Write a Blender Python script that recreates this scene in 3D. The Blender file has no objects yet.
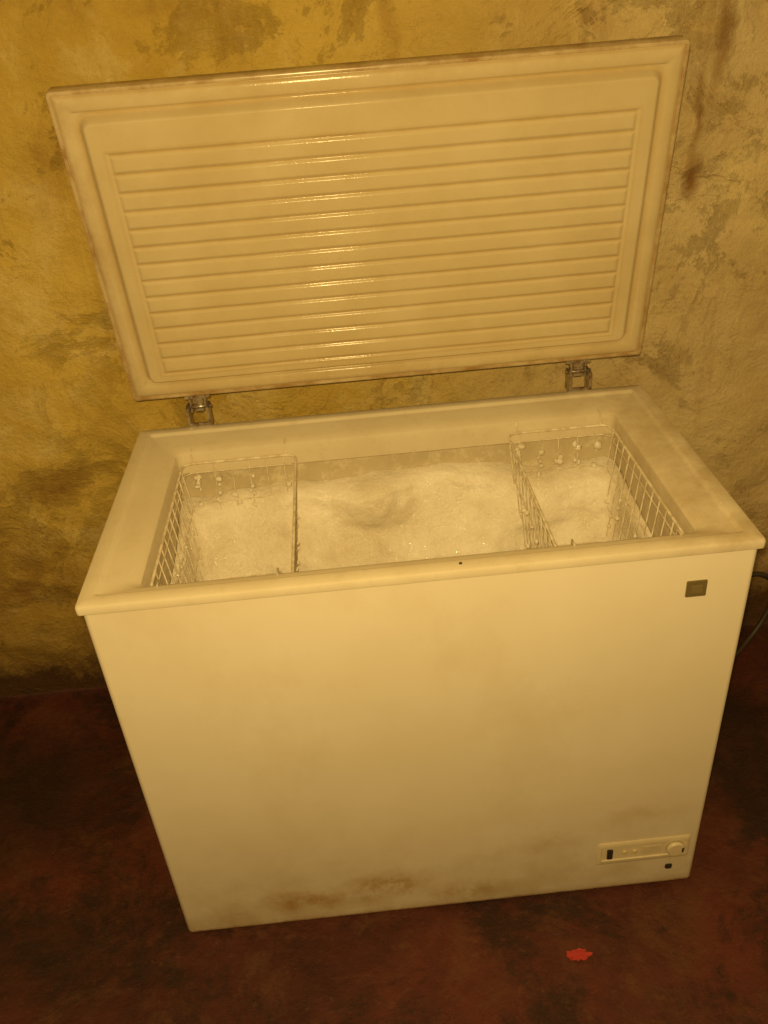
import bpy, bmesh, math, random
from mathutils import Vector, Euler, noise, Matrix
random.seed(4)
sc=bpy.context.scene
sc.view_settings.view_transform='Standard'
sc.view_settings.look='None'
W=1.0566; D=0.600; H=0.85
# ---------------------------------------------------------------- helpers
def link(o,parent=None):
    sc.collection.objects.link(o)
    if parent is not None: o.parent=parent
    return o
def empty(name,loc=(0,0,0)):
    e=bpy.data.objects.new(name,None); e.location=loc; e.empty_display_size=0.1
    return link(e)
def mesh_obj(name,verts,faces,mat,parent=None,smooth=True,loc=None):
    me=bpy.data.meshes.new(name); me.from_pydata([tuple(v) for v in verts],[],faces); me.update()
    bm=bmesh.new(); bm.from_mesh(me); bmesh.ops.recalc_face_normals(bm,faces=bm.faces); bm.to_mesh(me); bm.free()
    if smooth:
        for p in me.polygons: p.use_smooth=True
    if mat: me.materials.append(mat)
    o=bpy.data.objects.new(name,me)
    if loc: o.location=loc
    return link(o,parent)
def rrect(x0,x1,y0,y1,r,seg=6,side=1):
    """rounded rectangle; side>1 subdivides the straight runs as well"""
    C=[]
    for cx,cy,a in ((x1-r,y1-r,0),(x0+r,y1-r,90),(x0+r,y0+r,180),(x1-r,y0+r,270)):
        C.append([(cx+r*math.cos(math.radians(a+90*i/seg)),cy+r*math.sin(math.radians(a+90*i/seg))) for i in range(seg+1)])
    pts=[]
    for k in range(4):
        pts+=C[k]
        a=C[k][-1]; b=C[(k+1)%4][0]
        for i in range(1,side):
            t=i/side; pts.append((a[0]+(b[0]-a[0])*t,a[1]+(b[1]-a[1])*t))
    return pts
def loft(name,rings,mat,parent=None,capa=False,capb=False,xf=None,seg=6,sharp=35):
    verts=[];faces=[];n=4*(seg+1)
    for (x0,x1,y0,y1,r,z) in rings:
        for (x,y) in rrect(x0,x1,y0,y1,r,seg): verts.append(Vector((x,y,z)))
    for k in range(len(rings)-1):
        for i in range(n):
            j=(i+1)%n
            faces.append((k*n+i,k*n+j,(k+1)*n+j,(k+1)*n+i))
    if capa: faces.append(tuple(range(n))[::-1])
    if capb: faces.append(tuple((len(rings)-1)*n+i for i in range(n)))
    if xf: verts=[xf(v) for v in verts]
    o=mesh_obj(name,verts,faces,mat,parent)
    try:
        o.data.set_sharp_from_angle(angle=math.radians(sharp))
    except Exception: pass
    return o
def box(name,x0,x1,y0,y1,z0,z1,mat,parent=None,bev=0.002,xf=None):
    bm=bmesh.new(); bmesh.ops.create_cube(bm,size=1)
    for v in bm.verts:
        v.co=Vector(((x0+x1)/2+v.co.x*(x1-x0),(y0+y1)/2+v.co.y*(y1-y0),(z0+z1)/2+v.co.z*(z1-z0)))
    if bev: bmesh.ops.bevel(bm,geom=bm.edges[:],offset=bev,segments=2,affect='EDGES')
    if xf:
        for v in bm.verts: v.co=xf(v.co)
    me=bpy.data.meshes.new(name); bm.to_mesh(me); bm.free(); me.materials.append(mat)
    return link(bpy.data.objects.new(name,me),parent)
def cyl(name,a,b,r,mat,parent=None,seg=20,bev=0.0):
    a=Vector(a);b=Vector(b);bm=bmesh.new()
    bmesh.ops.create_cone(bm,cap_ends=True,segments=seg,radius1=r,radius2=r,depth=(b-a).length)
    if bev: bmesh.ops.bevel(bm,geom=[e for e in bm.edges if len(e.link_faces)==2 and any(len(f.verts)>4 for f in e.link_faces)],offset=bev,segments=2,affect='EDGES')
    q=(b-a).to_track_quat('Z','Y').to_matrix().to_4x4()
    bmesh.ops.transform(bm,matrix=Matrix.Translation((a+b)/2)@q,verts=bm.verts)
    me=bpy.data.meshes.new(name); bm.to_mesh(me); bm.free(); me.materials.append(mat)
    for p in me.polygons: p.use_smooth=len(p.vertices)==4
    return link(bpy.data.objects.new(name,me),parent)
def wires(name,splines,mat,parent=None,res=3):
    cu=bpy.data.curves.new(name,'CURVE'); cu.dimensions='3D'; cu.bevel_depth=1.0; cu.bevel_resolution=res
    cu.use_fill_caps=True
    for pts,r,cyc in splines:
        s=cu.splines.new('POLY'); s.points.add(len(pts)-1)
        for i,p in enumerate(pts):
            s.points[i].co=(*p,1); s.points[i].radius=r
        s.use_cyclic_u=cyc
    tmp=bpy.data.objects.new(name+'_tmp',cu); sc.collection.objects.link(tmp)
    dg=bpy.context.evaluated_depsgraph_get()
    me=bpy.data.meshes.new_from_object(tmp.evaluated_get(dg))
    bpy.data.objects.remove(tmp); bpy.data.curves.remove(cu)
    me.name=name; me.materials.clear(); me.materials.append(mat)
    for p in me.polygons: p.use_smooth=True
    return link(bpy.data.objects.new(name,me),parent)
def catmull(P,n=10):
    P=[Vector(p) for p in P]; Q=[P[0]]+P+[P[-1]]; out=[]
    for i in range(1,len(Q)-2):
        for k in range(n):
            t=k/n; a,b,c,d=Q[i-1:i+3]
            out.append(0.5*((2*b)+(c-a)*t+(2*a-5*b+4*c-d)*t*t+(3*b-a-3*c+d)*t**3))
    out.append(P[-1]); return out
# ---------------------------------------------------------------- node helpers
class NT:
    def __init__(s,name):
        s.m=bpy.data.materials.new(name); s.m.use_nodes=True; s.t=s.m.node_tree; s.n=s.t.nodes; s.l=s.t.links
        s.b=s.n['Principled BSDF']; s.co=s.n.new('ShaderNodeTexCoord').outputs['Object']
    def inp(s,sock,val):
        if isinstance(val,bpy.types.NodeSocket): s.l.new(val,sock)
        else: sock.default_value=val
    def noise(s,scale,detail=6,rough=0.6,vec=None,dist=0.0,color=False):
        n=s.n.new('ShaderNodeTexNoise'); n.inputs['Scale'].default_value=scale; n.inputs['Detail'].default_value=detail
        n.inputs['Roughness'].default_value=rough; n.inputs['Distortion'].default_value=dist
        s.l.new(vec or s.co,n.inputs['Vector']); return n.outputs['Color' if color else 'Fac']
    def ramp(s,fac,a,b,va=0.0,vb=1.0):
        n=s.n.new('ShaderNodeMapRange'); n.clamp=True
        if a>b: a,b,va,vb=b,a,vb,va
        s.inp(n.inputs['Value'],fac)
        for k,v in (('From Min',a),('From Max',b),('To Min',va),('To Max',vb)): n.inputs[k].default_value=v
        return n.outputs['Result']
    def math(s,op,a,b=0.0,clamp=False):
        n=s.n.new('ShaderNodeMath'); n.operation=op; n.use_clamp=clamp
        s.inp(n.inputs[0],a); s.inp(n.inputs[1],b); return n.outputs[0]
    def mix(s,fac,a,b,mode='MIX'):
        n=s.n.new('ShaderNodeMix'); n.data_type='RGBA'; n.blend_type=mode
        s.inp(n.inputs[0],fac)
        for k,v in ((6,a),(7,b)):
            if isinstance(v,tuple): v=(*v[:3],1.0)
            s.inp(n.inputs[k],v)
        return n.outputs[2]
    def xyz(s,vec=None):
        n=s.n.new('ShaderNodeSeparateXYZ'); s.l.new(vec or s.co,n.inputs[0]); return n.outputs
    def mapv(s,scale=(1,1,1),loc=(0,0,0)):
        n=s.n.new('ShaderNodeMapping'); n.inputs['Scale'].default_value=scale; n.inputs['Location'].default_value=loc
        s.l.new(s.co,n.inputs[0]); return n.outputs[0]
    def warp(s,amount,scale):
        c=s.noise(scale,5,0.65,color=True)
        v=s.n.new('ShaderNodeVectorMath'); v.operation='SUBTRACT'; s.l.new(c,v.inputs[0]); v.inputs[1].default_value=(0.5,0.5,0.5)
        w=s.n.new('ShaderNodeVectorMath'); w.operation='SCALE'; s.l.new(v.outputs[0],w.inputs[0]); w.inputs['Scale'].default_value=amount
        a=s.n.new('ShaderNodeVectorMath'); a.operation='ADD'; s.l.new(s.co,a.inputs[0]); s.l.new(w.outputs[0],a.inputs[1]); return a.outputs[0]
    def spot(s,vec,c,r,soft=0.6):
        v=s.n.new('ShaderNodeVectorMath'); v.operation='SUBTRACT'; s.l.new(vec,v.inputs[0]); v.inputs[1].default_value=c
        d=s.n.new('ShaderNodeVectorMath'); d.operation='DIVIDE'; s.l.new(v.outputs[0],d.inputs[0]); d.inputs[1].default_value=r
        L=s.n.new('ShaderNodeVectorMath'); L.operation='LENGTH'; s.l.new(d.outputs[0],L.inputs[0])
        return s.ramp(L.outputs['Value'],1.0-soft,1.0,1.0,0.0)
    def bump(s,h,strength,dist=0.002):
        n=s.n.new('ShaderNodeBump'); n.inputs['Strength'].default_value=strength; n.inputs['Distance'].default_value=dist
        s.l.new(h,n.inputs['Height']); s.l.new(n.outputs[0],s.b.inputs['Normal'])
    def fin(s,col,rough,metal=0.0,spec=0.5):
        if isinstance(col,tuple): col=(*col[:3],1.0)
        s.inp(s.b.inputs['Base Color'],col); s.inp(s.b.inputs['Roughness'],rough)
        s.b.inputs['Metallic'].default_value=metal; s.b.inputs['Specular IOR Level'].default_value=spec
        return s.m
# ---------------------------------------------------------------- materials
def m_body():
    t=NT('white_enamel_paint'); x,y,z=t.xyz()
    base=t.mix(t.ramp(t.noise(3,5),0.35,0.7),(0.80,0.71,0.53),(0.85,0.775,0.61))
    st=t.ramp(t.noise(2.6,8,0.74,vec=t.mapv((1,1,0.7),(4,4,4))),0.50,0.70)
    base=t.mix(t.math('MULTIPLY',st,0.24),base,(0.58,0.42,0.19))
    low=t.ramp(z,0.30,0.0,0.0,1.0)
    g=t.math('MULTIPLY',low,t.ramp(t.noise(9,7,0.7),0.42,0.70))
    base=t.mix(t.math('MULTIPLY',g,0.5),base,(0.50,0.32,0.10))
    w=t.warp(0.10,9.0)
    sp=None
    for c,r,k in (((-0.115,0.011,0.085),(0.12,0.2,0.060),1.0),((-0.26,0.011,0.060),(0.13,0.2,0.045),0.9),((0.06,0.011,0.045),(0.14,0.2,0.045),0.7),((0.20,0.011,0.16),(0.10,0.2,0.04),0.35),((-0.42,0.011,0.04),(0.10,0.2,0.05),0.5),((0.40,0.011,0.22),(0.12,0.2,0.03),0.25)):
        m=t.math('MULTIPLY',t.spot(w,c,r,0.85),k)
        sp=m if sp is None else t.math('MAXIMUM',sp,m)
    sp=t.math('MULTIPLY',sp,t.ramp(t.noise(24,7,0.72),0.34,0.58))
    base=t.mix(sp,base,(0.46,0.27,0.055))
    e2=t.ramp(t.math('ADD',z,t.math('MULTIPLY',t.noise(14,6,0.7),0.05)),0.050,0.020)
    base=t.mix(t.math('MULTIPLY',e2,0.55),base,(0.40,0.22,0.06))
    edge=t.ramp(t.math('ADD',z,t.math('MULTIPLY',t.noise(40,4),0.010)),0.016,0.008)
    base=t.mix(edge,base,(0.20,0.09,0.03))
    t.bump(t.noise(5,3),0.15,0.004)
    return t.fin(base,0.45,0,0.3)
def m_rim():
    t=NT('aged_rim_plastic'); x,y,z=t.xyz()
    base=t.mix(t.ramp(t.noise(6,5),0.35,0.7),(0.70,0.61,0.43),(0.77,0.69,0.51))
    d=t.math('MULTIPLY',t.ramp(x,0.28,0.50),t.ramp(t.noise(14,7,0.7),0.34,0.62))
    base=t.mix(t.math('MULTIPLY',d,0.55),base,(0.42,0.30,0.13))
    d2=t.math('MULTIPLY',t.ramp(t.noise(30,7,0.75),0.53,0.73),0.28)
    base=t.mix(d2,base,(0.48,0.36,0.17))
    return t.fin(base,0.26,0,0.4)
def m_liner():
    t=NT('liner_plastic')
    base=t.mix(t.ramp(t.noise(8,6),0.35,0.7),(0.50,0.42,0.27),(0.64,0.55,0.37))
    f=t.ramp(t.noise(40,7,0.75),0.50,0.62)
    base=t.mix(t.math('MULTIPLY',f,0.45),base,(0.88,0.80,0.62))
    return t.fin(base,0.4,0,0.4)
def m_lid():
    t=NT('lid_liner_plastic')
    base=t.mix(t.ramp(t.noise(5,5),0.35,0.7),(0.60,0.49,0.27),(0.67,0.565,0.345))
    st=t.ramp(t.noise(3.0,7,0.72,vec=t.mapv(loc=(4,1,4))),0.50,0.70)
    base=t.mix(t.math('MULTIPLY',st,0.25),base,(0.46,0.32,0.12))
    a=t.n.new('ShaderNodeAttribute'); a.attribute_name='groove'
    g=t.math('MULTIPLY',a.outputs['Fac'],t.ramp(t.noise(18,5),0.3,0.6,0.35,0.75))
    base=t.mix(g,base,(0.46,0.29,0.08))
    b=t.n.new('ShaderNodeAttribute'); b.attribute_name='grime'
    g2=t.math('MULTIPLY',b.outputs['Fac'],t.ramp(t.noise(11,7,0.72),0.42,0.62))
    base=t.mix(t.math('MULTIPLY',g2,0.65),base,(0.40,0.25,0.08))
    t.bump(t.noise(140,3),0.14,0.0015)
    return t.fin(base,t.ramp(t.noise(20,6,0.7),0.35,0.65,0.09,0.20),0,0.24)
def m_trim():
    t=NT('lid_edge_trim')
    base=t.mix(t.ramp(t.noise(16,6,0.7),0.4,0.65),(0.58,0.46,0.26),(0.36,0.22,0.08))
    return t.fin(base,0.2,0,0.4)
def m_frost():
    t=NT('frost_ice')
    base=t.mix(t.ramp(t.noise(7,5,0.6),0.35,0.65),(0.78,0.69,0.52),(0.96,0.90,0.76))
    h=t.math('ADD',t.noise(30,6,0.65),t.math('MULTIPLY',t.noise(130,4,0.7),0.35))
    t.bump(h,0.55,0.012)
    return t.fin(base,t.ramp(t.noise(60,3),0.42,0.58,0.08,0.6),0,0.6)
def m_wire():
    t=NT('white_coated_wire'); b=t.mix(t.ramp(t.noise(60,5),0.4,0.6),(0.62,0.52,0.34),(0.86,0.78,0.60)); return t.fin(b,0.45)
def m_metal():
    t=NT('rusty_zinc_metal')
    r=t.ramp(t.noise(60,6,0.7),0.45,0.60)
    base=t.mix(r,(0.50,0.45,0.35),(0.16,0.08,0.03))
    m=t.fin(base,0.32,0.9); t.l.new(t.ramp(r,0,1,0.9,0.2),t.b.inputs['Metallic']); return m
def simple(name,c,r=0.5,metal=0.0,nz=0.12):
    t=NT(name)
    base=t.mix(t.ramp(t.noise(25,5),0.35,0.7),tuple(v*(1-nz) for v in c),c)
    return t.fin(base,r,metal)
def m_wall():
    t=NT('yellowed_plaster'); x,y,z=t.xyz()
    yel=t.mix(t.ramp(t.noise(2.2,7,0.65),0.35,0.68),(0.60,0.40,0.065),(0.82,0.60,0.14))
    pale=t.mix(t.ramp(t.noise(3.0,7,0.65),0.35,0.68),(0.64,0.47,0.20),(0.78,0.62,0.33))
    xx=t.math('ADD',x,t.math('MULTIPLY',t.noise(1.6,4),0.8))
    base=t.mix(t.ramp(xx,0.25,1.05),yel,pale)
    p=t.ramp(t.noise(4.5,10,0.75,dist=0.8),0.54,0.66)
    base=t.mix(t.math('MULTIPLY',p,0.35),base,(0.42,0.24,0.04))
    p2=t.ramp(t.noise(4.0,9,0.72,vec=t.mapv(loc=(7,3,1)),dist=0.4),0.52,0.66)
    base=t.mix(t.math('MULTIPLY',p2,0.6),base,(0.92,0.75,0.34))
    p3=t.math('MULTIPLY',t.ramp(t.noise(17,8,0.75,vec=t.mapv(loc=(1,8,3))),0.62,0.70),t.ramp(t.noise(2.4,5,vec=t.mapv(loc=(9,2,6))),0.45,0.6))
    base=t.mix(t.math('MULTIPLY',p3,0.65),base,(0.24,0.12,0.02))
    v1=t.noise(2.6,9,0.72,vec=t.mapv(loc=(2,5,4)),dist=0.9)
    cr=t.ramp(t.math('ABSOLUTE',t.math('SUBTRACT',v1,0.5)),0.007,0.0)
    cr=t.math('MULTIPLY',cr,t.ramp(t.noise(1.7,4,vec=t.mapv(loc=(5,5,5))),0.45,0.58))
    base=t.mix(t.math('MULTIPLY',cr,0.65),base,(0.28,0.14,0.03))
    st=t.ramp(t.noise(1.0,7,0.72,vec=t.mapv((8,1,0.8))),0.55,0.68)
    base=t.mix(t.math('MULTIPLY',st,0.35),base,(0.34,0.18,0.04))
    w=t.warp(0.07,9.0); w2=t.warp(0.22,5.0)
    for c,r,k in WALL_SPOTS:
        big=r[0]>0.045
        m=t.math('MULTIPLY',t.spot(w2 if big else w,c,r,0.8),k)
        if big: m=t.math('MULTIPLY',m,t.ramp(t.noise(12,7,0.72),0.32,0.6))
        base=t.mix(m,base,(0.30,0.14,0.025))
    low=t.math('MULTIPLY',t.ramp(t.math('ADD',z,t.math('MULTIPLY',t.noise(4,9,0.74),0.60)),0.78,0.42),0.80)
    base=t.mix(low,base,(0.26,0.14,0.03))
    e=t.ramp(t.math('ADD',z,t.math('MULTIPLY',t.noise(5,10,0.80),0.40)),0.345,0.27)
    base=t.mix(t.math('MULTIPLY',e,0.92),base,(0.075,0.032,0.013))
    h=t.math('ADD',t.noise(13,10,0.72),t.math('MULTIPLY',p,-0.25))
    t.bump(t.math('ADD',h,t.math('MULTIPLY',t.noise(60,6,0.7),0.25)),0.9,0.02)
    return t.fin(base,0.6,0,0.3)
def m_floor():
    t=NT('worn_red_oxide_floor'); x,y,z=t.xyz()
    base=t.mix(t.ramp(t.noise(2.6,8,0.7),0.35,0.64),(0.036,0.009,0.005),(0.110,0.023,0.012))
    b=t.ramp(t.noise(6.5,9,0.75,dist=0.5),0.50,0.64)
    base=t.mix(t.math('MULTIPLY',b,0.6),base,(0.125,0.048,0.019))
    d=t.ramp(t.noise(3.6,9,0.76,vec=t.mapv(loc=(3,9,2)),dist=0.4),0.48,0.57)
    base=t.mix(t.math('MULTIPLY',d,0.75),base,(0.019,0.008,0.004))
    s=t.ramp(t.noise(38,8,0.8),0.58,0.68)
    base=t.mix(t.math('MULTIPLY',s,0.4),base,(0.17,0.08,0.03))
    sc_=t.ramp(t.noise(3.0,8,0.78,vec=t.mapv((1.2,5,1),(1,2,3)),dist=0.6),0.60,0.68)
    base=t.mix(t.math('MULTIPLY',sc_,0.35),base,(0.18,0.08,0.03))
    w=t.warp(0.30,4.0)
    for c,r,k in (((-0.95,0.45,0),(0.35,0.28,1),0.7),((-0.85,0.00,0),(0.22,0.16,1),0.6),((0.75,0.45,0),(0.22,0.35,1),0.75)):
        base=t.mix(t.math('MULTIPLY',t.spot(w,c,r,0.8),k),base,(0.022,0.009,0.004))
    t.bump(t.noise(22,10,0.75),0.8,0.010)
    return t.fin(base,t.ramp(t.noise(5,5),0.3,0.7,0.42,0.7),0,0.35)
WALL_SPOTS=[((0.66,0.77,1.225),(0.028,0.4,0.055),0.9),((0.650,0.77,1.33),(0.016,0.4,0.11),0.6),((0.68,0.77,1.47),(0.020,0.4,0.13),0.7),
 ((-0.64,0.77,1.35),(0.10,0.4,0.12),0.6),((-0.80,0.77,0.66),(0.12,0.4,0.08),0.65),((-0.95,0.77,0.40),(0.20,0.4,0.16),0.85),((0.05,0.77,1.62),(0.02,0.4,0.2),0.4),
 ((-0.55,0.77,1.65),(0.12,0.4,0.10),0.55),((0.85,0.77,0.90),(0.05,0.4,0.05),0.5),((-0.35,0.77,1.60),(0.10,0.4,0.06),0.45),((0.76,0.77,1.62),(0.05,0.4,0.16),0.5)]
BODY=m_body();RIM=m_rim();LINER=m_liner();LID=m_lid();TRIM=m_trim();FROST=m_frost();WIRE=m_wire();METAL=m_metal()
DARK=simple('dark_plastic',(0.03,0.025,0.02),0.4); PANEL=simple('control_panel_plastic',(0.66,0.56,0.37),0.4)
BADGE=simple('tarnished_badge_metal',(0.26,0.20,0.08),0.35,0.4); REDP=simple('red_plastic',(0.42,0.03,0.02),0.5)
WALLM=m_wall(); FLOORM=m_floor()
# ---------------------------------------------------------------- room
def fbm(x,y,z,o=5):
    return noise.fractal(Vector((x,y,z)),0.9,2.1,o)
YW=0.77
verts=[];faces=[];NX,NZ=420,210
X0,X1,Z1=-2.6,2.6,2.6
for j in range(NZ+1):
    for i in range(NX+1):
        x=X0+(X1-X0)*i/NX; z=Z1*j/NZ
        d=0.012*fbm(x*1.6,3.1,z*1.6)+0.006*fbm(x*7,8.1,z*7)
        edge=0.10+0.10*fbm(x*2.2,1.0,0,5)
        k=min(1,max(0,(z-edge)/0.07)); k=k*k*(3-2*k)
        yy=YW+0.008-0.016*k+d*(0.6+0.4*k)
        verts.append((x,yy,z))
for j in range(NZ):
    for i in range(NX):
        a=j*(NX+1)+i; faces.append((a,a+1,a+NX+2,a+NX+1))
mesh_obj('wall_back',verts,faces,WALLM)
verts=[];faces=[];NX,NY=260,200
for j in range(NY+1):
    for i in range(NX+1):
        x=X0+(X1-X0)*i/NX; y=-3.0+(YW+0.04+3.0)*j/NY
        h=-0.003+0.003*fbm(x*2.5,y*2.5,0.3)+0.0015*fbm(x*11,y*11,0.8)
        dl=abs((x-0.72)+(y-0.24)*0.09)
        if y<0.6: h-=0.006*math.exp(-(dl/0.015)**2)
        verts.append((x,y,min(h,0)))
for j in range(NY):
    for i in range(NX):
        a=j*(NX+1)+i; faces.append((a,a+1,a+NX+2,a+NX+1))
mesh_obj('floor',verts,faces,FLOORM)
# ---------------------------------------------------------------- freezer
fz=empty('chest_freezer')
o=0.011; ot=0.003
loft('cabinet_shell',[(-W/2+o+.003,W/2-o-.003,o+.003,D-.015,.008,0.0),(-W/2+o,W/2-o,o,D-.012,.010,0.006),(-W/2+ot,W/2-ot,0.008,D-.006,.010,0.836)],BODY,fz,capa=True)
ox=0.441; oy0,oy1=0.054,0.494
def R4(ix,iy0,iy1,r,z): return (-ix,ix,iy0,iy1,r,z)
def rr(inset,z,r): return (-W/2+inset-.002,W/2-inset+.002,inset,D-inset,r,z)
loft('top_rim_frame',[rr(0.006,0.833,0.005),rr(0.002,0.833,0.006),rr(0.0003,0.8345,0.006),rr(0,0.837,0.006),rr(0,0.8465,0.006),rr(0.0012,0.849,0.006),rr(0.004,0.8505,0.006),
   rr(0.024,0.851,0.006),rr(0.027,0.850,0.006),rr(0.030,0.8465,0.006),rr(0.033,0.8455,0.006),
   R4(ox+0.024,oy0-0.012,oy1+0.028,0.024,0.8455),R4(ox+0.020,oy0-0.009,oy1+0.022,0.022,0.8435),
   R4(ox+0.006,oy0-0.005,oy1+0.006,0.017,0.842),R4(ox+0.001,oy0-0.001,oy1+0.001,0.015,0.838),R4(ox,oy0,oy1,0.014,0.831),R4(ox,oy0,oy1,0.014,0.795)],RIM,fz)
loft('inner_liner',[R4(ox+0.001,oy0-0.001,oy1+0.001,0.015,0.797),R4(ox+0.010,oy0-0.006,oy1+0.016,0.02,0.785),R4(ox+0.010,oy0-0.006,oy1+0.016,0.02,0.20),R4(ox+0.0,oy0,oy1,0.02,0.19)],LINER,fz,capb=True)
# frost lining: outer ring hugs the liner, inner ring thickens with depth
def sst(a,b,x):
    t=min(1,max(0,(x-a)/(b-a))); return t*t*(3-2*t)
verts=[];faces=[]
SEG,SIDE=16,110
fx,fy0,fy1=ox+0.009,oy0-0.005,oy1+0.0155
outer=rrect(-fx,fx,fy0,fy1,0.021,SEG,SIDE); NS=len(outer)
rows=90
for j in range(rows+1):
    f=j/rows
    if j<12:
        k=j/12; dzt=-0.024*(1-math.cos(k*math.pi/2)); th=math.sin(k*math.pi/2)
    else:
        dzt=-0.024-0.40*((j-12)/(rows-12)); th=1
    dz=min(1,max(0,(-dzt)/0.27))
    inner=rrect(-fx+0.014+0.02*dz,fx-0.014-0.02*dz,fy0+0.010+0.01*dz,fy1-0.042-0.11*dz,0.045+0.035*dz,SEG,SIDE)
    for i in range(NS):
        a=Vector((*outer[i],0)); b=Vector((*inner[i],0))
        back=sst(0.30,0.47,a.y)
        top=0.748+0.018*fbm(a.x*5,a.y*5,0.7,3)-0.045*(1-back)-0.016*sst(0.2,0.3,abs(a.x))*back
        z=top+dzt
        p=a.lerp(b,th)
        n=(b-a); n=n.normalized() if n.length>1e-6 else Vector((0,0,0))
        big=noise.noise(Vector((p.x*8,3.3+z*8,1.7)))
        ledge=0.022*sst(0.09,0.14,-dzt-0.03*noise.noise(Vector((p.x*6,0,5))))
        lump=0.034*big*back+0.011*fbm(p.x*10,p.y*10+z*5,z*10,3)+0.003*fbm(p.x*28,p.y*28,z*28,3)+ledge*back
        p=p+n*max(-0.014,lump)*th
        verts.append((p.x,p.y,z))
for j in range(rows):
    for i in range(NS):
        k=(i+1)%NS; faces.append((j*NS+i,j*NS+k,(j+1)*NS+k,(j+1)*NS+i))
c=len(verts); verts.append((0,0.22,0.31))
for i in range(NS): faces.append((rows*NS+i,rows*NS+(i+1)%NS,c))
mesh_obj('frost_lining',verts,faces,FROST,fz)
# badge
box('brand_badge',0.416,0.449,0.005,0.0115,0.748,0.779,BADGE,fz,0.001)
box('badge_emblem',0.423,0.442,0.0035,0.006,0.756,0.771,simple('emblem_metal',(0.36,0.29,0.12),0.3,0.5),fz,0.001)
# control panel
PX0,PX1,PZ0,PZ1=0.314,0.500,0.082,0.147
loft('control_panel',[(PX0,PX1,PZ0,PZ1,0.006,0.0),(PX0,PX1,PZ0,PZ1,0.006,0.002),(PX0+0.003,PX1-0.003,PZ0+0.003,PZ1-0.003,0.005,0.004),(PX0+0.008,PX1-0.008,PZ0+0.012,PZ1-0.012,0.005,0.004),(PX0+0.010,PX1-0.010,PZ0+0.014,PZ1-0.014,0.005,0.0020)],PANEL,fz,capb=True,xf=lambda v:Vector((v.x,0.012-v.z,v.y)))
box('power_switch_window',0.334,0.345,0.0055,0.012,0.101,0.127,DARK,fz,0.001)
for i,xx in enumerate((0.370,0.390)):
    cyl('indicator_light_%d'%(i+1),(xx,0.012,0.114),(xx,0.0065,0.114),0.005,simple('indicator_lens_%d'%i,(0.60,0.48,0.26),0.25),fz)
box('panel_label',0.406,0.443,0.009,0.0105,0.103,0.125,simple('label_print',(0.60,0.50,0.32),0.5),fz,0.0005)
cyl('thermostat_dial',(0.471,0.012,0.114),(0.471,0.001,0.114),0.018,PANEL,fz,28,0.002)
box('dial_pointer',0.482,0.486,0.0004,0.002,0.106,0.120,DARK,fz,0.0005)
box('lock_cover',0.457,0.471,0.007,0.012,0.048,0.062,DARK,fz,0.002)
cyl('rim_plug',(0.058,0.016,0.849),(0.058,0.016,0.8518),0.0026,DARK,fz,12)
# ---------------------------------------------------------------- lid
TH=-0.15871; YB,ZB=0.62179,H+0.05568
up=Vector((0,math.sin(TH),math.cos(TH))); nn=Vector((0,-math.cos(TH),math.sin(TH))); og=Vector((0,YB,ZB))
def LX(v): # v.x across, v.y up the lid, v.z out of the inner face
    return og+Vector((v.x,0,0))+up*v.y+nn*v.z
LH=D; LW=W+0.010
def lr(i,z,r): return (-LW/2+i,LW/2-i,i,LH-i,r,z)
loft('lid_outer_shell',[lr(0.010,-0.040,0.012),lr(0.003,-0.037,0.010),lr(0,-0.032,0.007),lr(0,-0.004,0.007),lr(0.001,-0.001,0.007),lr(0.003,0.000,0.006),lr(0.0065,-0.0005,0.005),lr(0.008,-0.004,0.004)],TRIM,fz,capa=True,xf=LX)
NR=13; ra=0.080; r0,r1=0.070,LH-0.102
def rdist(x,v,m,r):
    """inward distance from a rounded rectangle inset by m"""
    qx=abs(x)-(LW/2-m-r); qy=abs(v-LH/2)-(LH/2-m-r)
    return r-(math.hypot(max(qx,0),max(qy,0))+min(max(qx,qy),0))
def lidh(x,v):
    d=rdist(x,v,0.0,0.012); h=-0.003; g=0.0
    if 0.008<d<0.036:
        t=(d-0.022)/0.013
        if abs(t)<1: h+=0.0045*math.sqrt(1-t*t*0.98)
    g=max(g,0.5*math.exp(-((d-0.0095)/0.003)**2))
    e=rdist(x,v,0.038,0.024)
    g=max(g,0.7*math.exp(-((e)/0.0028)**2))
    h+=-0.002*math.exp(-((e)/0.004)**2)
    h+=0.019*sst(0.001,0.014,e)
    xe=LW/2-ra
    ins=min(x+xe,xe-x)
    pad=min(ins+0.006,v-r0+0.006,r1+0.006-v)
    g=max(g,0.35*math.exp(-((pad)/0.0025)**2))
    if r0-0.004<v<r1+0.004 and ins>-0.004:
        pitch=(r1-r0)/NR; u=((v-r0)/pitch)%1.0; c=abs(u-0.5)*2
        dd=(1-c)*pitch/2; endd=ins; rad=pitch/2
        if endd<rad*0.8: dd=min(dd,endd)
        h+= -0.003*sst(-0.004,0,ins)+0.0034*sst(0.0,0.0065,dd)+0.0006*math.sin(max(0,min(1,dd/rad))*math.pi/2)
        g=max(g,(1-sst(0.0004,0.0028,max(0,dd)))*0.8*(1 if endd>0 else 0))
    dirt=max(math.exp(-(x+LW/2)/0.03),math.exp(-v/0.022),0.6*math.exp(-(LW/2-x)/0.02),0.7*math.exp(-(LH-v)/0.02))
    return h,g,dirt
verts=[];faces=[];gr=[];gm=[]
NX,NV=380,440
i0=0.0072
for j in range(NV+1):
    for i in range(NX+1):
        x=-LW/2+i0+(LW-2*i0)*i/NX; v=i0+(LH-2*i0)*j/NV
        h,g,q=lidh(x,v); h+=0.0010*fbm(x*5,v*5,1,3)
        verts.append(LX(Vector((x,v,h)))); gr.append(g); gm.append(q)
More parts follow.
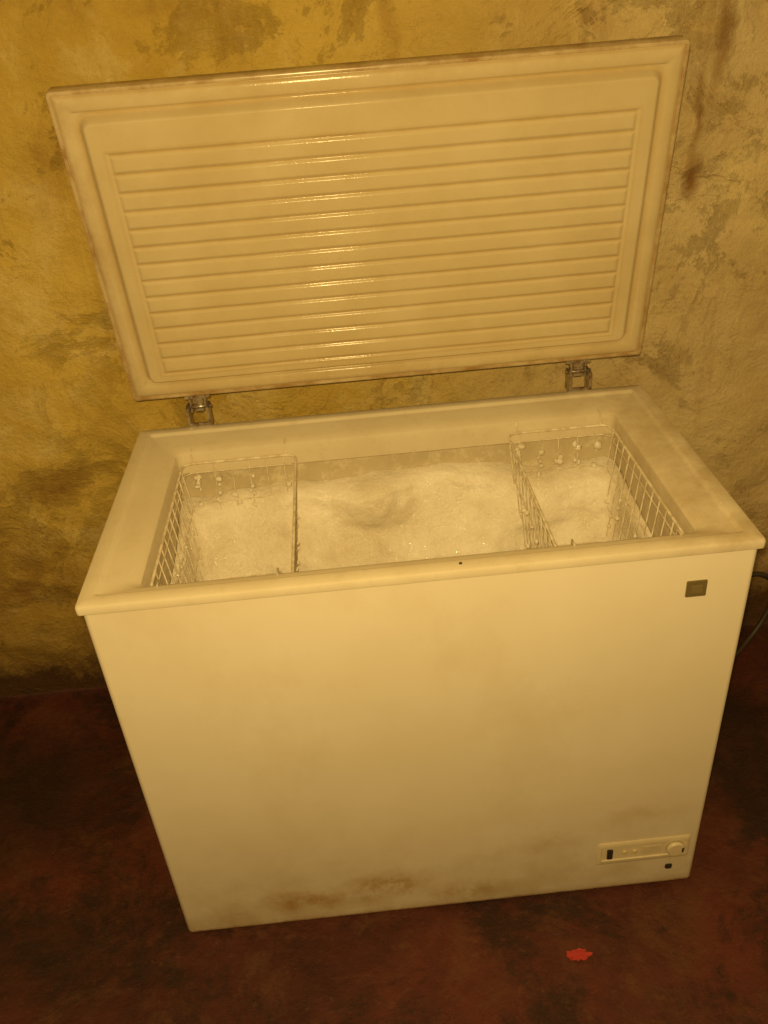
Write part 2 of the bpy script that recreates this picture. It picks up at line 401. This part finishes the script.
for j in range(NV):
    for i in range(NX):
        a=j*(NX+1)+i; faces.append((a,a+1,a+NX+2,a+NX+1))
lid=mesh_obj('lid_inner_panel',verts,faces,LID,fz)
at=lid.data.attributes.new('groove','FLOAT','POINT'); at.data.foreach_set('value',gr)
at=lid.data.attributes.new('grime','FLOAT','POINT'); at.data.foreach_set('value',gm)
# ---------------------------------------------------------------- hinges
for s,hx in ((1,-0.402),(2,0.398)):
    P='hinge_%d_'%s
    box(P+'cabinet_plate',hx-0.024,hx+0.024,D-0.012,D-0.004,0.72,0.835,METAL,fz,0.001)
    for dx in (-0.021,0.021):
        box(P+'arm_%d'%(1 if dx<0 else 2),hx+dx-0.0025,hx+dx+0.0025,D-0.008,D+0.030,0.845,0.890,METAL,fz,0.001)
        box(P+'lug_%d'%(1 if dx<0 else 2),hx+dx*0.72-0.002,hx+dx*0.72+0.002,D+0.014,D+0.032,0.872,0.908,METAL,fz,0.001)
    box(P+'bridge',hx-0.021,hx+0.021,D-0.004,D+0.001,0.842,0.856,METAL,fz,0.001)
    box(P+'spring_box',hx-0.010,hx+0.010,D+0.018,D+0.028,0.872,0.906,METAL,fz,0.002)
    cyl(P+'pin',(hx-0.027,D+0.018,0.884),(hx+0.027,D+0.018,0.884),0.0045,METAL,fz,16,0.001)
    box(P+'lid_plate',hx-0.026,hx+0.026,YB-0.004,YB+0.010,ZB-0.004,ZB+0.002,METAL,fz,0.001)
# ---------------------------------------------------------------- baskets
random.seed(21)
CL=bmesh.new()
def clump(p,s):
    r=bmesh.ops.create_icosphere(CL,subdivisions=2,radius=s)
    sx,sy,sz=[random.uniform(.7,1.5) for _ in range(3)]
    off=random.uniform(0,50)
    for v in r['verts']:
        k=1+0.45*noise.noise(v.co/s*1.3+Vector((off,0,0)))
        v.co=Vector((v.co.x*sx*k+p[0],v.co.y*sy*k+p[1],v.co.z*sz*k+p[2]))
def basket(name,x0,x1,inner):
    y0,y1=oy0+0.008,oy1-0.008; zt,zb=0.820,0.60
    tap=0.022
    def ring(z):
        t=(zt-z)/(zt-zb)*tap
        return [(px,py,z) for px,py in rrect(x0+t,x1-t,y0+t,y1-t,0.02,4)]
    sp=[(ring(zt),0.0026,True),(ring(zt-0.020),0.0012,True)]
    for k in range(1,3): sp.append((ring(zt-0.020-(zt-0.020-zb)*k/3),0.0011,True))
    sp.append((ring(zb),0.0018,True))
    n=int((y1-y0-0.04)/0.034)
    for i in range(n+1):
        y=y0+0.026+(y1-y0-0.052)*i/n
        sp.append(([(x0,y,zt),(x0+tap,y,zb),(x1-tap,y,zb),(x1,y,zt)],0.0015,False))
        # frost beads building up low on the side wires
        for xs,sg in ((x0,1),(x1,-1)):
            for _ in range(3):
                q=random.uniform(0.35,1.0); clump((xs+sg*tap*q,y+random.uniform(-.004,.004),zt+(zb-zt)*q),random.uniform(.002,.0045))
    n=int((x1-x0-0.04)/0.034)
    for i in range(n+1):
        x=x0+0.026+(x1-x0-0.052)*i/n
        sp.append(([(x,y0,zt),(x,y0+tap,zb),(x,y1-tap,zb),(x,y1,zt)],0.0011,False))
        for _ in range(7):
            q=random.uniform(0.12,0.7); clump((x+random.uniform(-.006,.006),y1-tap*q,zt+(zb-zt)*q),random.uniform(.0025,.007))
    for y,dy in ((y0,-1),(y1,1)):
        ye = oy0-0.012 if dy<0 else oy1+0.012
        for xx in (x0+0.02,x1-0.02):
            sp.append(([(xx,y,zt),(xx,y+dy*0.004,0.8455),(xx,ye,0.8455)],0.0014,False))
    return wires(name,sp,WIRE)
basket('wire_basket',-0.432,-0.205,-0.205)
basket('wire_basket.001',0.222,0.432,0.222)
me=bpy.data.meshes.new('frost_clumps'); CL.to_mesh(me); CL.free(); me.materials.append(FROST)
for p in me.polygons: p.use_smooth=True
link(bpy.data.objects.new('frost_clumps',me),fz)
# ---------------------------------------------------------------- small things
cord=catmull([(0.50,0.63,0.10),(0.70,0.68,0.10),(0.84,0.71,0.17),(0.925,0.72,0.215),(0.985,0.725,0.18),(0.99,0.72,0.10),(0.93,0.69,0.016),(0.82,0.62,0.009),(0.60,0.62,0.009)],12)
wires('power_cord',[(cord,0.007,False)],simple('cord_rubber',(0.05,0.035,0.02),0.5))
verts=[];faces=[]
for j in range(9):
    for i in range(11):
        a=i/10-0.5; b=j/8-0.5
        k=1+0.35*fbm(a*3,b*3,4,3)
        verts.append((0.246+a*0.046*k*(1-0.5*abs(b)),-0.122+b*0.026*k*(1-0.6*abs(a)),0.002+0.003*abs(fbm(a*5,b*5,2,3))))
for j in range(8):
    for i in range(10):
        a=j*11+i; faces.append((a,a+1,a+12,a+11))
mesh_obj('red_plastic_scrap',verts,faces,REDP)
# ---------------------------------------------------------------- lights + camera
def point(name,loc,e,col,r):
    l=bpy.data.lights.new(name,'POINT'); l.energy=e; l.color=col; l.shadow_soft_size=r
    ob=bpy.data.objects.new(name,l); ob.location=loc; return link(ob)
point('phone_flash_lamp',(-0.10,-1.075,1.67),79,(1.0,0.705,0.27),0.012)
w=bpy.data.worlds.new('room_ambient'); sc.world=w; w.use_nodes=True
w.node_tree.nodes['Background'].inputs[0].default_value=(1.0,0.63,0.20,1); w.node_tree.nodes['Background'].inputs[1].default_value=0.31
cam=bpy.data.cameras.new('camera'); co=bpy.data.objects.new('camera',cam); link(co)
co.location=(-0.08698,-1.06611,1.63108); co.rotation_euler=(1.01231,0.06763,-0.07368)
cam.sensor_fit='VERTICAL'; cam.sensor_height=36; cam.lens=0.86956*36000/1024
cam.clip_start=0.02
sc.camera=co
